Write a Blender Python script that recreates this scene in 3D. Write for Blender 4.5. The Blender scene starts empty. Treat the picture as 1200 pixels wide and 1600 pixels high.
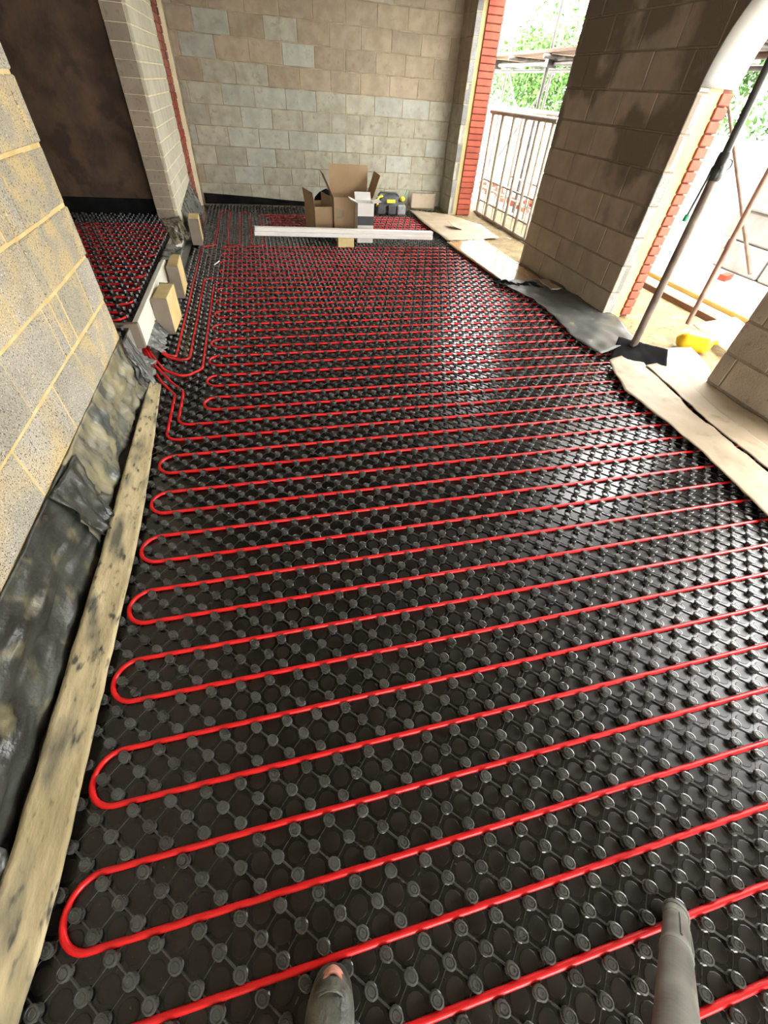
import bpy, bmesh, math, random
from mathutils import Vector, Matrix, noise
random.seed(7)
S = bpy.context.scene
COL = S.collection
PI = math.pi

# ------------------------------------------------------------------ camera
YAW, PITCH, ROLL = math.radians(17.126), math.radians(46.133), math.radians(-5.157)
FPX, CAMH = 634.5, 1.5125
fwd = Vector((math.sin(YAW)*math.cos(PITCH), math.cos(YAW)*math.cos(PITCH), -math.sin(PITCH)))
rgt = Vector((math.cos(YAW), -math.sin(YAW), 0))
dwn = fwd.cross(rgt)
cr, sr = math.cos(ROLL), math.sin(ROLL)
cx, cyv = cr*rgt + sr*dwn, -sr*rgt + cr*dwn
cam = bpy.data.cameras.new('camera')
cam.sensor_fit = 'VERTICAL'; cam.sensor_height = 32.0; cam.lens = FPX/1600*32.0
cam.clip_start = 0.02; cam.clip_end = 200
camo = bpy.data.objects.new('camera', cam); COL.objects.link(camo)
camo.matrix_world = Matrix(((cx.x, -cyv.x, -fwd.x, 0), (cx.y, -cyv.y, -fwd.y, 0), (cx.z, -cyv.z, -fwd.z, CAMH), (0, 0, 0, 1)))
S.camera = camo

# ------------------------------------------------------------------ world, exposure
w = bpy.data.worlds.new('overcast_sky'); S.world = w; w.use_nodes = True
bg = w.node_tree.nodes['Background']
bg.inputs[0].default_value = (1.0, 0.985, 0.95, 1)
bg.inputs[1].default_value = 9.0
S.view_settings.view_transform = 'Standard'; S.view_settings.look = 'None'
S.view_settings.gamma = 1.0; S.view_settings.use_curve_mapping = False
S.view_settings.exposure = 1.15

# ------------------------------------------------------------------ materials
def mat(name, c1, c2=None, scale=6.0, ramp=(.35, .65), rough=.8, rrough=None, bump=0.0, bscale=80.0, rnd=0.0,
        speck=None, metal=0.0, spec=.5, detail=4.0, stretch=None, emit=None, trans=0.0, second=None):
    m = bpy.data.materials.new(name); m.use_nodes = True
    nt = m.node_tree; N, L = nt.nodes, nt.links
    b = N['Principled BSDF']
    b.inputs['Roughness'].default_value = rough; b.inputs['Metallic'].default_value = metal
    b.inputs['Specular IOR Level'].default_value = spec
    geo = N.new('ShaderNodeNewGeometry'); pos = geo.outputs['Position']
    if stretch:
        mp = N.new('ShaderNodeMapping'); mp.inputs['Scale'].default_value = stretch
        L.new(pos, mp.inputs['Vector']); pos = mp.outputs[0]
    def rgb(c): return (c[0], c[1], c[2], 1)
    out = None
    if c2 is not None:
        n = N.new('ShaderNodeTexNoise'); n.inputs['Scale'].default_value = scale; n.inputs['Detail'].default_value = detail
        L.new(pos, n.inputs['Vector'])
        r = N.new('ShaderNodeValToRGB'); r.color_ramp.elements[0].position = ramp[0]; r.color_ramp.elements[1].position = ramp[1]
        r.color_ramp.elements[0].color = rgb(c1); r.color_ramp.elements[1].color = rgb(c2)
        L.new(n.outputs['Fac'], r.inputs['Fac']); out = r.outputs['Color']
        if rrough is not None:
            rr = N.new('ShaderNodeMapRange'); rr.inputs['From Min'].default_value = ramp[0]; rr.inputs['From Max'].default_value = ramp[1]
            rr.inputs['To Min'].default_value = rough; rr.inputs['To Max'].default_value = rrough
            L.new(n.outputs['Fac'], rr.inputs['Value']); L.new(rr.outputs[0], b.inputs['Roughness'])
    else:
        v = N.new('ShaderNodeRGB'); v.outputs[0].default_value = rgb(c1); out = v.outputs[0]
    for sp in ([second] if second else []) + (speck if isinstance(speck, list) else ([speck] if speck else [])):
        col, sc, lo, hi = sp
        n = N.new('ShaderNodeTexNoise'); n.inputs['Scale'].default_value = sc; n.inputs['Detail'].default_value = 2.5
        L.new(pos, n.inputs['Vector'])
        mr = N.new('ShaderNodeMapRange'); mr.inputs['From Min'].default_value = lo; mr.inputs['From Max'].default_value = hi
        L.new(n.outputs['Fac'], mr.inputs['Value'])
        mx = N.new('ShaderNodeMix'); mx.data_type = 'RGBA'
        L.new(mr.outputs[0], mx.inputs['Factor']); L.new(out, mx.inputs['A']); mx.inputs['B'].default_value = rgb(col)
        out = mx.outputs['Result']
    if rnd:
        oi = N.new('ShaderNodeObjectInfo'); mr = N.new('ShaderNodeMapRange')
        mr.inputs['To Min'].default_value = 1-rnd; mr.inputs['To Max'].default_value = 1+rnd
        L.new(oi.outputs['Random'], mr.inputs['Value'])
        hs = N.new('ShaderNodeHueSaturation'); L.new(mr.outputs[0], hs.inputs['Value']); L.new(out, hs.inputs['Color'])
        out = hs.outputs['Color']
    L.new(out, b.inputs['Base Color'])
    if bump:
        n = N.new('ShaderNodeTexNoise'); n.inputs['Scale'].default_value = bscale; n.inputs['Detail'].default_value = 5
        L.new(pos, n.inputs['Vector'])
        bp = N.new('ShaderNodeBump'); bp.inputs['Strength'].default_value = bump; bp.inputs['Distance'].default_value = .01
        L.new(n.outputs['Fac'], bp.inputs['Height']); L.new(bp.outputs[0], b.inputs['Normal'])
    if trans:
        b.inputs['Transmission Weight'].default_value = trans
    return m

MT = {}
MT['mat_black'] = mat('black_moulded_plastic', (.004, .004, .004), (.011, .0105, .0095), 9, rough=.20, rrough=.30, bump=.02, bscale=120, speck=((.08, .072, .06), 60, .68, .8))
MT['nub_black'] = mat('black_nub_plastic', (.030, .032, .031), (.062, .066, .063), 14, rough=.22, rrough=.34, spec=.75, bump=.04, bscale=200)
MT['disc'] = mat('dusty_black_plastic', (.005, .0046, .004), (.016, .014, .0115), 11, rough=.34, rrough=.42, speck=((.12, .11, .08), 150, .7, .8))
MT['pipe_red'] = mat('red_pipe_plastic', (.60, .006, .009), (.70, .010, .012), 3, rough=.36, spec=.5)
MT['block_grey'] = mat('grey_concrete_block', (.29, .275, .21), (.38, .365, .285), 7, bump=.35, bscale=90, rnd=.10, speck=((.24, .215, .155), 15, .56, .75))
MT['block_blue'] = mat('blue_grey_concrete_block', (.30, .305, .255), (.375, .38, .325), 7, bump=.3, bscale=90, rnd=.08, speck=((.28, .26, .21), 15, .58, .75))
MT['block_tan'] = mat('tan_concrete_block', (.265, .215, .145), (.345, .285, .20), 7, bump=.3, bscale=90, rnd=.10, speck=((.27, .205, .14), 15, .58, .75))
MT['block_coarse'] = mat('coarse_aggregate_block', (.40, .375, .30), (.52, .49, .40), 5, bump=.9, bscale=140, rnd=.10,
                         speck=[((.10, .085, .065), 170, .56, .64), ((.72, .69, .6), 150, .60, .68)], second=((.66, .50, .22), 3.0, .48, .70))
MT['block_smeared'] = mat('mortar_smeared_block', (.42, .385, .29), (.62, .49, .25), 9, ramp=(.42, .66), bump=.8, bscale=130, rnd=.08, speck=[((.12, .10, .07), 170, .57, .65), ((.72, .68, .55), 150, .62, .7)])
MT['block_cream'] = mat('cream_block', (.50, .475, .36), (.60, .57, .45), 8, bump=.25, bscale=90, rnd=.06)
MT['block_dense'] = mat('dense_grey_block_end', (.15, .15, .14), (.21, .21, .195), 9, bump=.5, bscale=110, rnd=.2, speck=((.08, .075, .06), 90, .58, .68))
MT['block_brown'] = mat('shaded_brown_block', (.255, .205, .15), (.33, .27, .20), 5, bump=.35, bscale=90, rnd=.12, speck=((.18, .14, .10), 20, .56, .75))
MT['mortar_yellow'] = mat('yellow_sand_mortar', (.64, .47, .19), (.78, .62, .30), 10, bump=.5, bscale=70)
MT['mortar_pale'] = mat('pale_yellow_mortar', (.72, .64, .42), (.82, .74, .52), 8, bump=.3)
MT['mortar_tan'] = mat('tan_mortar', (.22, .18, .11), (.38, .32, .21), 6, bump=.4, bscale=70)
MT['mortar_brown'] = mat('brown_mortar', (.16, .125, .085), (.22, .18, .125), 8, bump=.4, bscale=70)
MT['brick'] = mat('orange_red_brick', (.235, .040, .017), (.31, .060, .026), 9, bump=.3, bscale=120, rnd=.12, rough=.75)
MT['brick_old'] = mat('old_red_brick', (.20, .05, .03), (.36, .12, .075), 9, bump=.5, bscale=60, rnd=.25, speck=((.07, .04, .03), 8, .55, .65))
MT['mortar_brick'] = mat('dark_red_brick_mortar', (.12, .03, .018), (.17, .05, .03), 9, bump=.3)
MT['insulation'] = mat('cream_foam_insulation', (.36, .285, .11), (.43, .35, .16), 6, bump=.2)
MT['foil'] = mat('dusty_foil_facing', (.72, .70, .58), (.80, .78, .68), 5, rough=.45, bump=.25, bscale=25)
MT['foam'] = mat('yellow_rigid_foam', (.62, .47, .20), (.70, .56, .27), 7, bump=.25, bscale=60)
MT['foam_skin'] = mat('grey_brown_board_facing', (.17, .135, .10), (.22, .18, .135), 6, bump=.1, rough=.6)
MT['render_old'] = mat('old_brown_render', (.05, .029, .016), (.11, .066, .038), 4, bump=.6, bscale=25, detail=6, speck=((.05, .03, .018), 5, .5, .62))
MT['poly_black'] = mat('black_polythene', (.012, .014, .013), (.05, .055, .045), 5, rough=.26, rrough=.42, bump=.55, bscale=26, detail=7, speck=((.30, .26, .14), 11, .56, .95))
MT['poly_grey'] = mat('dusty_grey_polythene', (.065, .075, .068), (.34, .30, .165), 5, ramp=(.38, .74), rough=.22, rrough=.45, bump=.4, bscale=14, detail=8, stretch=(1, 2.6, .9))
MT['poly_silver'] = mat('silvery_dusty_polythene', (.05, .056, .054), (.21, .215, .19), 5, ramp=(.32, .74), rough=.2, rrough=.36, bump=.25, bscale=18, detail=8)
MT['poly_dark'] = mat('dark_grey_dusty_polythene', (.03, .032, .031), (.085, .085, .076), 3.5, ramp=(.3, .7), rough=.36, rrough=.5, spec=.3, bump=.2, bscale=12, detail=8, speck=((.26, .21, .10), 7, .64, .8))
MT['poly_plain'] = mat('plain_black_polythene', (.006, .006, .007), (.014, .014, .014), 5, rough=.8, bump=.2, bscale=14, spec=.02)
MT['board'] = mat('dirty_weathered_board', (.30, .245, .13), (.48, .40, .235), 5, bump=.3, bscale=40, detail=8, stretch=(2.2, .7, 2), speck=[((.10, .095, .065), 6, .50, .68), ((.05, .05, .04), 24, .58, .72)])
MT['cardboard'] = mat('brown_cardboard', (.33, .22, .115), (.39, .27, .15), 4, rough=.75, bump=.1, bscale=30)
MT['cardboard_in'] = mat('brown_cardboard_inside', (.27, .18, .09), (.32, .22, .12), 4, rough=.8)
MT['cardboard_pale'] = mat('pale_cardboard', (.27, .212, .138), (.34, .27, .185), 5, rough=.7, bump=.15, bscale=20, speck=((.19, .15, .10), 9, .60, .8))
MT['white_card'] = mat('white_printed_card', (.66, .64, .60), (.72, .70, .66), 4, rough=.6)
MT['black_print'] = mat('black_printed_band', (.025, .025, .028), rough=.5)
MT['white_plastic'] = mat('white_pvc', (.80, .79, .74), (.86, .85, .80), 5, rough=.35)
MT['plywood'] = mat('glossy_film_plywood', (.34, .21, .10), (.46, .30, .16), 5, rough=.14, rrough=.24, bump=.04, bscale=30, stretch=(4, 1, 1), speck=((.6, .52, .42), 14, .6, .72))
MT['timber'] = mat('raw_timber', (.15, .085, .03), (.21, .125, .05), 8, rough=.7, stretch=(6, 1, 6), bump=.2)
MT['timber_brown'] = mat('brown_timber', (.10, .047, .018), (.15, .075, .032), 8, rough=.7, stretch=(6, 1, 6), bump=.2)
MT['timber_yellow'] = mat('yellow_timber', (.27, .165, .02), (.33, .21, .03), 8, rough=.6, stretch=(6, 1, 6))
MT['steel'] = mat('galvanised_scaffold_steel', (.08, .076, .07), (.14, .133, .12), 10, rough=.5, metal=.3, bump=.1)
MT['steel_pale'] = mat('pale_galvanised_tube', (.26, .23, .185), (.38, .34, .28), 6, rough=.5, metal=.1)
MT['steel_rust'] = mat('rusty_scaffold_steel', (.10, .06, .04), (.18, .12, .085), 8, rough=.6, metal=.3, bump=.2)
MT['steel_black'] = mat('black_painted_steel', (.02, .022, .022), (.06, .058, .052), 12, rough=.4, metal=.2, bump=.1)
MT['steel_brown'] = mat('brown_grey_steel', (.11, .085, .065), (.19, .15, .12), 10, rough=.5, metal=.3, bump=.15)
MT['arch_sheet'] = mat('white_arch_sheet', (.34, .34, .315), (.39, .38, .33), 3, rough=.5)
MT['sand'] = mat('sandy_ground', (.115, .075, .022), (.20, .14, .05), 9, bump=.8, bscale=40, detail=8, speck=((.06, .042, .02), 22, .56, .7))
MT['concrete'] = mat('pale_concrete_ground', (.30, .285, .25), (.40, .39, .36), 5, bump=.4, bscale=40, speck=((.17, .155, .13), 12, .62, .72))
MT['slab'] = mat('concrete_slab', (.20, .19, .17), (.27, .26, .23), 4, bump=.3)
MT['ceiling'] = mat('bare_ceiling', (.17, .14, .10), (.22, .18, .135), 3)
MT['white_block'] = mat('pale_concrete_walling', (.32, .31, .285), (.40, .39, .365), 6, bump=.3)
MT['yellow_can'] = mat('yellow_translucent_plastic', (.60, .37, .012), (.68, .44, .02), 4, rough=.3)
MT['yellow'] = mat('yellow_trim', (.78, .60, .02), rough=.5)
MT['bag'] = mat('black_nylon', (.02, .021, .022), (.045, .046, .048), 20, rough=.55, bump=.2)
MT['bag_grey'] = mat('grey_nylon', (.16, .16, .165), (.22, .22, .22), 20, rough=.5)
MT['boot'] = mat('scuffed_boot_leather', (.035, .036, .03), (.13, .135, .11), 22, rough=.42, rrough=.6, bump=.35, bscale=90, detail=7)
MT['boot_toe'] = mat('worn_pink_toe', (.50, .20, .14), (.62, .30, .22), 60, rough=.7, bump=.3)
MT['boot_sole'] = mat('boot_sole_rubber', (.03, .03, .027), (.07, .07, .06), 30, rough=.7)
MT['tube_grey'] = mat('scuffed_grey_plastic', (.11, .118, .10), (.21, .22, .19), 14, rough=.36, rrough=.55, bump=.08, detail=7)
MT['leaf'] = mat('fresh_green_leaf', (.022, .085, .008), (.075, .16, .02), 2.5, rough=.55)
MT['bark'] = mat('tree_bark', (.10, .075, .05), (.16, .12, .08), 9, bump=.4)
MT['green'] = mat('green_plastic_cap', (.02, .35, .14), rough=.4)
MT['metal_grey'] = mat('grey_plastic_track', (.4, .4, .4), rough=.5)

# damp stains with a shape of their own on the blockwork between the two right-hand openings
def damp_brown():
    m = mat('brown_block_with_damp_stain', (.29, .235, .165), (.36, .295, .21), 5, bump=.35, bscale=90, rnd=.08)
    nt = m.node_tree; N, L = nt.nodes, nt.links; b = N['Principled BSDF']
    src = b.inputs['Base Color'].links[0].from_socket
    geo = N.new('ShaderNodeNewGeometry'); sep = N.new('ShaderNodeSeparateXYZ'); L.new(geo.outputs['Position'], sep.inputs[0])
    n = N.new('ShaderNodeTexNoise'); n.inputs['Scale'].default_value = 2.3; n.inputs['Detail'].default_value = 3
    L.new(geo.outputs['Position'], n.inputs['Vector'])
    def math_(op, a, bb):
        k = N.new('ShaderNodeMath'); k.operation = op
        for i, v in enumerate((a, bb)):
            if isinstance(v, (int, float)): k.inputs[i].default_value = v
            else: L.new(v, k.inputs[i])
        return k.outputs[0]
    zz = math_('MULTIPLY', math_('SUBTRACT', sep.outputs['Z'], 1.15), .55)
    d = math_('ABSOLUTE', math_('SUBTRACT', sep.outputs['Y'], 4.55), 0)
    yy = math_('MULTIPLY', math_('SUBTRACT', d, .55), .55)
    t = math_('ADD', math_('ADD', zz, yy), math_('MULTIPLY', math_('SUBTRACT', n.outputs['Fac'], .5), 2.2))
    mr = N.new('ShaderNodeMapRange'); mr.inputs['From Min'].default_value = .05; mr.inputs['From Max'].default_value = .30
    L.new(t, mr.inputs['Value'])
    mx = N.new('ShaderNodeMix'); mx.data_type = 'RGBA'; L.new(mr.outputs[0], mx.inputs['Factor']); L.new(src, mx.inputs['A'])
    mx.inputs['B'].default_value = (.15, .118, .082, 1)
    L.new(mx.outputs['Result'], b.inputs['Base Color'])
    return m
MT['block_damp'] = damp_brown()

# ------------------------------------------------------------------ helpers
class MB:
    def __init__(s): s.v = []; s.f = []; s.sm = []
    def add(s, vs, fs, smooth=False):
        o = len(s.v); s.v += [tuple(p) for p in vs]; s.f += [tuple(i+o for i in f) for f in fs]; s.sm += [smooth]*len(fs); return s
    def box(s, x0, x1, y0, y1, z0, z1):
        return s.add([(x0,y0,z0),(x1,y0,z0),(x1,y1,z0),(x0,y1,z0),(x0,y0,z1),(x1,y0,z1),(x1,y1,z1),(x0,y1,z1)],
                     [(0,3,2,1),(4,5,6,7),(0,1,5,4),(1,2,6,5),(2,3,7,6),(3,0,4,7)])
    def cbox(s, x0, x1, y0, y1, z0, z1, c):   # chamfered box
        bm = bmesh.new(); bmesh.ops.create_cube(bm, size=1)
        for v in bm.verts:
            v.co = Vector(((x0+x1)/2+v.co.x*(x1-x0), (y0+y1)/2+v.co.y*(y1-y0), (z0+z1)/2+v.co.z*(z1-z0)))
        bmesh.ops.bevel(bm, geom=bm.edges[:], offset=c, segments=1, affect='EDGES')
        bm.verts.index_update()
        s.add([v.co for v in bm.verts], [[v.index for v in f.verts] for f in bm.faces]); bm.free(); return s
    def tube(s, pts, r, n=10, cap=True, radii=None):
        pts = [Vector(p) for p in pts]; vs = []; up = Vector((0, 0, 1)); prev = None
        for i, p in enumerate(pts):
            t = (pts[min(i+1, len(pts)-1)] - pts[max(i-1, 0)]).normalized()
            if prev is None:
                a = t.cross(up if abs(t.z) < .95 else Vector((1, 0, 0))).normalized()
            else:
                a = (prev - t*prev.dot(t)).normalized()
            prev = a; b = t.cross(a); rr = radii[i] if radii else r
            for k in range(n):
                th = 2*PI*k/n; vs.append(p + (a*math.cos(th)+b*math.sin(th))*rr)
        fs = [(i*n+k, i*n+(k+1) % n, (i+1)*n+(k+1) % n, (i+1)*n+k) for i in range(len(pts)-1) for k in range(n)]
        s.add(vs, fs, True)
        if cap:
            s.add(vs[:n], [tuple(range(n))[::-1]]); s.add(vs[-n:], [tuple(range(n))])
        return s
    def lathe(s, prof, c=(0, 0, 0), n=12, mod=None, smooth=True):
        vs = []
        for r, z in prof:
            for k in range(n):
                th = 2*PI*k/n; q = r*(mod(th, r, z) if mod else 1); vs.append((c[0]+q*math.cos(th), c[1]+q*math.sin(th), c[2]+z))
        fs = [(i*n+k, i*n+(k+1) % n, (i+1)*n+(k+1) % n, (i+1)*n+k) for i in range(len(prof)-1) for k in range(n)]
        fs.append(tuple((len(prof)-1)*n+k for k in range(n)))
        return s.add(vs, fs, smooth)
    def prism(s, poly, z0, z1):
        n = len(poly)
        vs = [(p[0], p[1], z0) for p in poly] + [(p[0], p[1], z1) for p in poly]
        return s.add(vs, [tuple(range(n))[::-1], tuple(range(n, 2*n))] + [(i, (i+1) % n, n+(i+1) % n, n+i) for i in range(n)])
    def grid(s, fn, nu, nv):
        vs = [fn(i/nu, j/nv) for i in range(nu+1) for j in range(nv+1)]
        return s.add(vs, [(i*(nv+1)+j, (i+1)*(nv+1)+j, (i+1)*(nv+1)+j+1, i*(nv+1)+j+1) for i in range(nu) for j in range(nv)], True)
    def mesh(s, name):
        me = bpy.data.meshes.new(name); me.from_pydata(s.v, [], s.f); me.update()
        me.polygons.foreach_set('use_smooth', s.sm)
        return me
    def build(s, name, m, parent=None, loc=None, rot=None, solid=0, sub=0):
        me = s.mesh(name); me.materials.append(MT[m] if isinstance(m, str) else m)
        o = bpy.data.objects.new(name, me); COL.objects.link(o)
        if parent: o.parent = parent
        if loc: o.location = loc
        if rot: o.rotation_euler = rot
        if solid:
            q = o.modifiers.new('thickness', 'SOLIDIFY'); q.thickness = solid; q.offset = 0
        if sub:
            q = o.modifiers.new('round', 'SUBSURF'); q.levels = sub; q.render_levels = sub
        return o

def tag(o, label, cat, group=None):
    o['label'] = label; o['category'] = cat
    if group: o['group'] = group
    return o
def struct(o): o['kind'] = 'structure'; return o
def stuff(o): o['kind'] = 'stuff'; return o
def empty(name, loc=(0, 0, 0), rz=0):
    o = bpy.data.objects.new(name, None); COL.objects.link(o); o.location = loc; o.rotation_euler = (0, 0, rz); o.empty_display_size = .1; return o
def inst(name, me, parent, loc, rot=(0, 0, 0)):
    o = bpy.data.objects.new(name, me); COL.objects.link(o); o.parent = parent; o.location = loc; o.rotation_euler = rot; return o
def link_tube(name, m, parent, a, b, r, n=10):
    return MB().tube([a, b], r, n).build(name, m, parent)

_bc = {}
def block_mesh(kind, sx, sy, sz, m, c=.005):
    key = (kind, round(sx, 3), round(sy, 3), round(sz, 3), m)
    if key not in _bc:
        me = MB().cbox(-sx/2, sx/2, -sy/2, sy/2, -sz/2, sz/2, min(c, sx/3, sy/3, sz/3)).mesh(kind); me.materials.append(MT[m]); _bc[key] = me
    return _bc[key]

def block_wall(core, axis, face, sgn, a0, a1, z0, z1, matf, L=.44, Hh=.215, j=.01, off=0.0, depth=.05, name='block', jit=.0018, half=None, clip=None):
    """blocks laid course by course on the face plane; core is the recessed mortar body they belong to"""
    k = 0; z = z0
    while z < z1 - .02:
        zt = min(z+Hh, z1)
        st = a0 - ((off + (0 if k % 2 == 0 else (half if half else (L+j)/2))) % (L+j))
        p = st
        while p < a1 - .004:
            q0, q1 = max(p, a0), min(p+L, a1)
            if q1 - q0 > .025 and (clip is None or clip((q0+q1)/2, (z+zt)/2)):
                m = matf((q0+q1)/2, (z+zt)/2, k)
                f = face - sgn*(depth/2) + sgn*random.uniform(-jit, jit)
                if axis == 'y':
                    me = block_mesh(name, depth, q1-q0, zt-z, m); loc = (f, (q0+q1)/2, (z+zt)/2)
                else:
                    me = block_mesh(name, q1-q0, depth, zt-z, m); loc = ((q0+q1)/2, f, (z+zt)/2)
                inst(name, me, core, loc, (random.uniform(-.003, .003), random.uniform(-.003, .003), random.uniform(-.002, .002)))
            p += L+j
        z += Hh+j; k += 1

# ------------------------------------------------------------------ setting: floors, ground, ceiling
struct(MB().box(-1.2, 3.12, -3.2, 8.95, -.12, -.002).build('floor', 'slab'))
g = MB().box(3.12, 30, -20, 40, -.3, .03).build('floor_outside', 'concrete'); struct(g)
def sandfn(u, v):
    x = 3.13 + u*1.25 + .25*noise.noise(Vector((v*9, 2, 1)))*u; y = .4 + v*9.0
    return (x, y, .034 + .05*max(0, noise.noise(Vector((x*2.2, y*2.2, 3))))*min(1, 4*u*(1-u)+.15) + .012*noise.noise(Vector((x*11, y*11, 0))))
sd = MB().grid(sandfn, 26, 150).build('sand_bed', 'sand'); stuff(sd); tag(sd, 'loose yellow sand and rubble along the outside of the openings', 'sand')
struct(MB().box(-3.7, 3.75, -3.2, 9.0, 2.75, 2.9).build('ceiling', 'ceiling'))

# back wall
core = struct(MB().box(-.93, 3.75, 8.706, 8.95, -.1, 2.75).build('wall_back', 'mortar_tan'))
def back_m(x, z, k):
    r = random.random()
    if k >= 6: return 'block_tan' if r < .72 else ('block_blue' if r < .9 else 'block_grey')
    if k == 5: return 'block_grey' if r < .7 else ('block_blue' if r < .93 else 'block_tan')
    return 'block_grey' if r < .72 else ('block_blue' if r < .98 else 'block_tan')
block_wall(core, 'x', 8.70, -1, -.86, 3.19, .07, 2.75, back_m, off=.13)

# left wall beside the camera, standing proud of the sunken floor
core = struct(MB().box(-1.13, -.936, -3.2, 2.785, .33, 2.75).build('wall_left', 'mortar_yellow'))
block_wall(core, 'y', -.93, 1, -1.2, 2.13, .352, 2.75, lambda y, z, k: 'block_coarse', Hh=.211, j=.0125, off=.12, depth=.07, jit=.003, L=.4375)
block_wall(core, 'y', -.93, 1, 2.1425, 2.79, .352, 2.75, lambda y, z, k: 'block_coarse' if random.random() < .3 else 'block_smeared', Hh=.209, j=.0145, off=.07, depth=.07, jit=.004, L=.30, half=.13)
struct(MB().box(-1.13, -.95, -3.2, 2.7, -.1, .33).build('wall_left_footing', 'mortar_brown'))
# end face of that wall, seen from the opening
block_wall(core, 'x', 2.79, 1, -1.13, -.94, .352, 2.75, lambda y, z, k: 'block_coarse', Hh=.211, j=.0125, depth=.03, L=.19)

# raised side room: floor, far wall, outer walls
struct(MB().box(-3.55, -.96, 2.6, 6.5, -.1, .274).build('floor_side_room', 'slab'))
oldw = struct(MB().box(-3.7, -1.16, 6.45, 6.75, .2, 2.75).build('wall_side_room', 'render_old'))
struct(MB().box(-3.7, -3.5, 1.9, 6.6, .2, 2.75).build('wall_side_room_outer', 'render_old'))
struct(MB().box(-3.7, -1.13, 1.9, 2.1, .2, 2.75).build('wall_side_room_near', 'render_old'))

# pier at the far left
core = struct(MB().box(-1.155, -.936, 6.206, 7.96, .2, 2.75).build('wall_pier', 'mortar_pale'))
block_wall(core, 'y', -.93, 1, 6.2, 7.97, .27, 2.75, lambda y, z, k: 'block_cream', L=.44, Hh=.104, j=.012, depth=.03, off=.1)  # room face: its light is put into the paler block colour
block_wall(core, 'x', 6.20, -1, -1.16, -.965, .27, 2.75, lambda y, z, k: 'block_brown', L=.29, Hh=.1125, j=.0035, depth=.03, off=0, half=.001)  # near face: its shade is put into the browner block colour
core = struct(MB().box(-1.155, -.945, 7.96, 8.66, .0, 2.75).build('wall_brick_strip', 'mortar_brick'))
block_wall(core, 'y', -.935, 1, 7.98, 8.65, .1, 2.75, lambda y, z, k: 'brick_old' if z > 1.3 or random.random() < .25 else 'brick', L=.215, Hh=.065, j=.01, depth=.03, name='brick', jit=.006)
core = struct(MB().box(-1.155, -.885, 8.655, 8.706, .0, 2.75).build('wall_back_return', 'mortar_pale'))
block_wall(core, 'y', -.88, 1, 8.66, 8.695, .07, 2.75, lambda y, z, k: 'block_cream', L=.44, Hh=.215, j=.01, depth=.02, jit=.004)
struct(MB().box(-1.155, -.97, 6.3, 8.7, -.1, .27).build('wall_pier_footing', 'mortar_brown'))

# right wall: far corner return, middle panel, near panel
XR = 3.2
core = struct(MB().box(XR+.006, 3.29, 8.206, 8.706, -.1, 2.75).build('wall_right_corner', 'mortar_tan'))
block_wall(core, 'y', XR, -1, 8.2, 8.70, .07, 2.75, lambda y, z, k: 'block_grey' if z < 1.4 else 'block_tan', off=.2)
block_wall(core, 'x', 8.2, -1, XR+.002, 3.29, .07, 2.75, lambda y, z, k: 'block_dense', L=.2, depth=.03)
struct(MB().box(3.29, 3.36, 8.22, 8.9, -.1, 2.75).build('trim_1', 'insulation'))
core = struct(MB().box(3.37, 3.595, 8.21, 8.9, -.1, 2.75).build('wall_right_corner_facing', 'mortar_brick'))
block_wall(core, 'x', 8.19, -1, 3.36, 3.60, .05, 2.75, lambda y, z, k: 'brick', L=.245, Hh=.065, j=.01, depth=.04, name='brick', half=.001, jit=.004)

core = struct(MB().box(XR+.006, 3.305, 3.606, 5.414, -.1, 2.75).build('wall_right_middle', 'mortar_brown'))
block_wall(core, 'y', XR, -1, 3.6, 5.42, .058, 2.75, lambda y, z, k: 'block_damp', off=.035)
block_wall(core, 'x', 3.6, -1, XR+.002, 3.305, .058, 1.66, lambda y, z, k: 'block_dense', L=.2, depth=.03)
struct(MB().box(3.305, 3.43, 3.615, 5.4, -.1, 2.75).build('trim_2', 'insulation'))
core = struct(MB().box(3.43, 3.525, 3.63, 5.4, -.1, 2.75).build('wall_right_middle_facing', 'mortar_brick'))
block_wall(core, 'x', 3.595, -1, 3.425, 3.53, .075, 1.655, lambda y, z, k: 'brick', L=.11, Hh=.065, j=.01, depth=.05, name='brick', half=.001, jit=.003)

core = struct(MB().box(XR+.006, 3.305, 1.45, 2.234, -.1, 2.75).build('wall_right_near', 'mortar_brown'))
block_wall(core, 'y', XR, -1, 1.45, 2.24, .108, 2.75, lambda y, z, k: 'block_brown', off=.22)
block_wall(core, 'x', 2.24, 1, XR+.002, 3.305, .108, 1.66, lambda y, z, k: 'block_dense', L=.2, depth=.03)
struct(MB().box(3.305, 3.43, 1.45, 2.225, -.1, 2.75).build('trim_3', 'insulation'))
core = struct(MB().box(3.43, 3.525, 1.45, 2.21, -.1, 2.75).build('wall_right_near_facing', 'mortar_brick'))
block_wall(core, 'x', 2.245, 1, 3.425, 3.53, .075, 1.655, lambda y, z, k: 'brick', L=.11, Hh=.065, j=.01, depth=.05, name='brick', half=.001, jit=.003)

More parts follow.
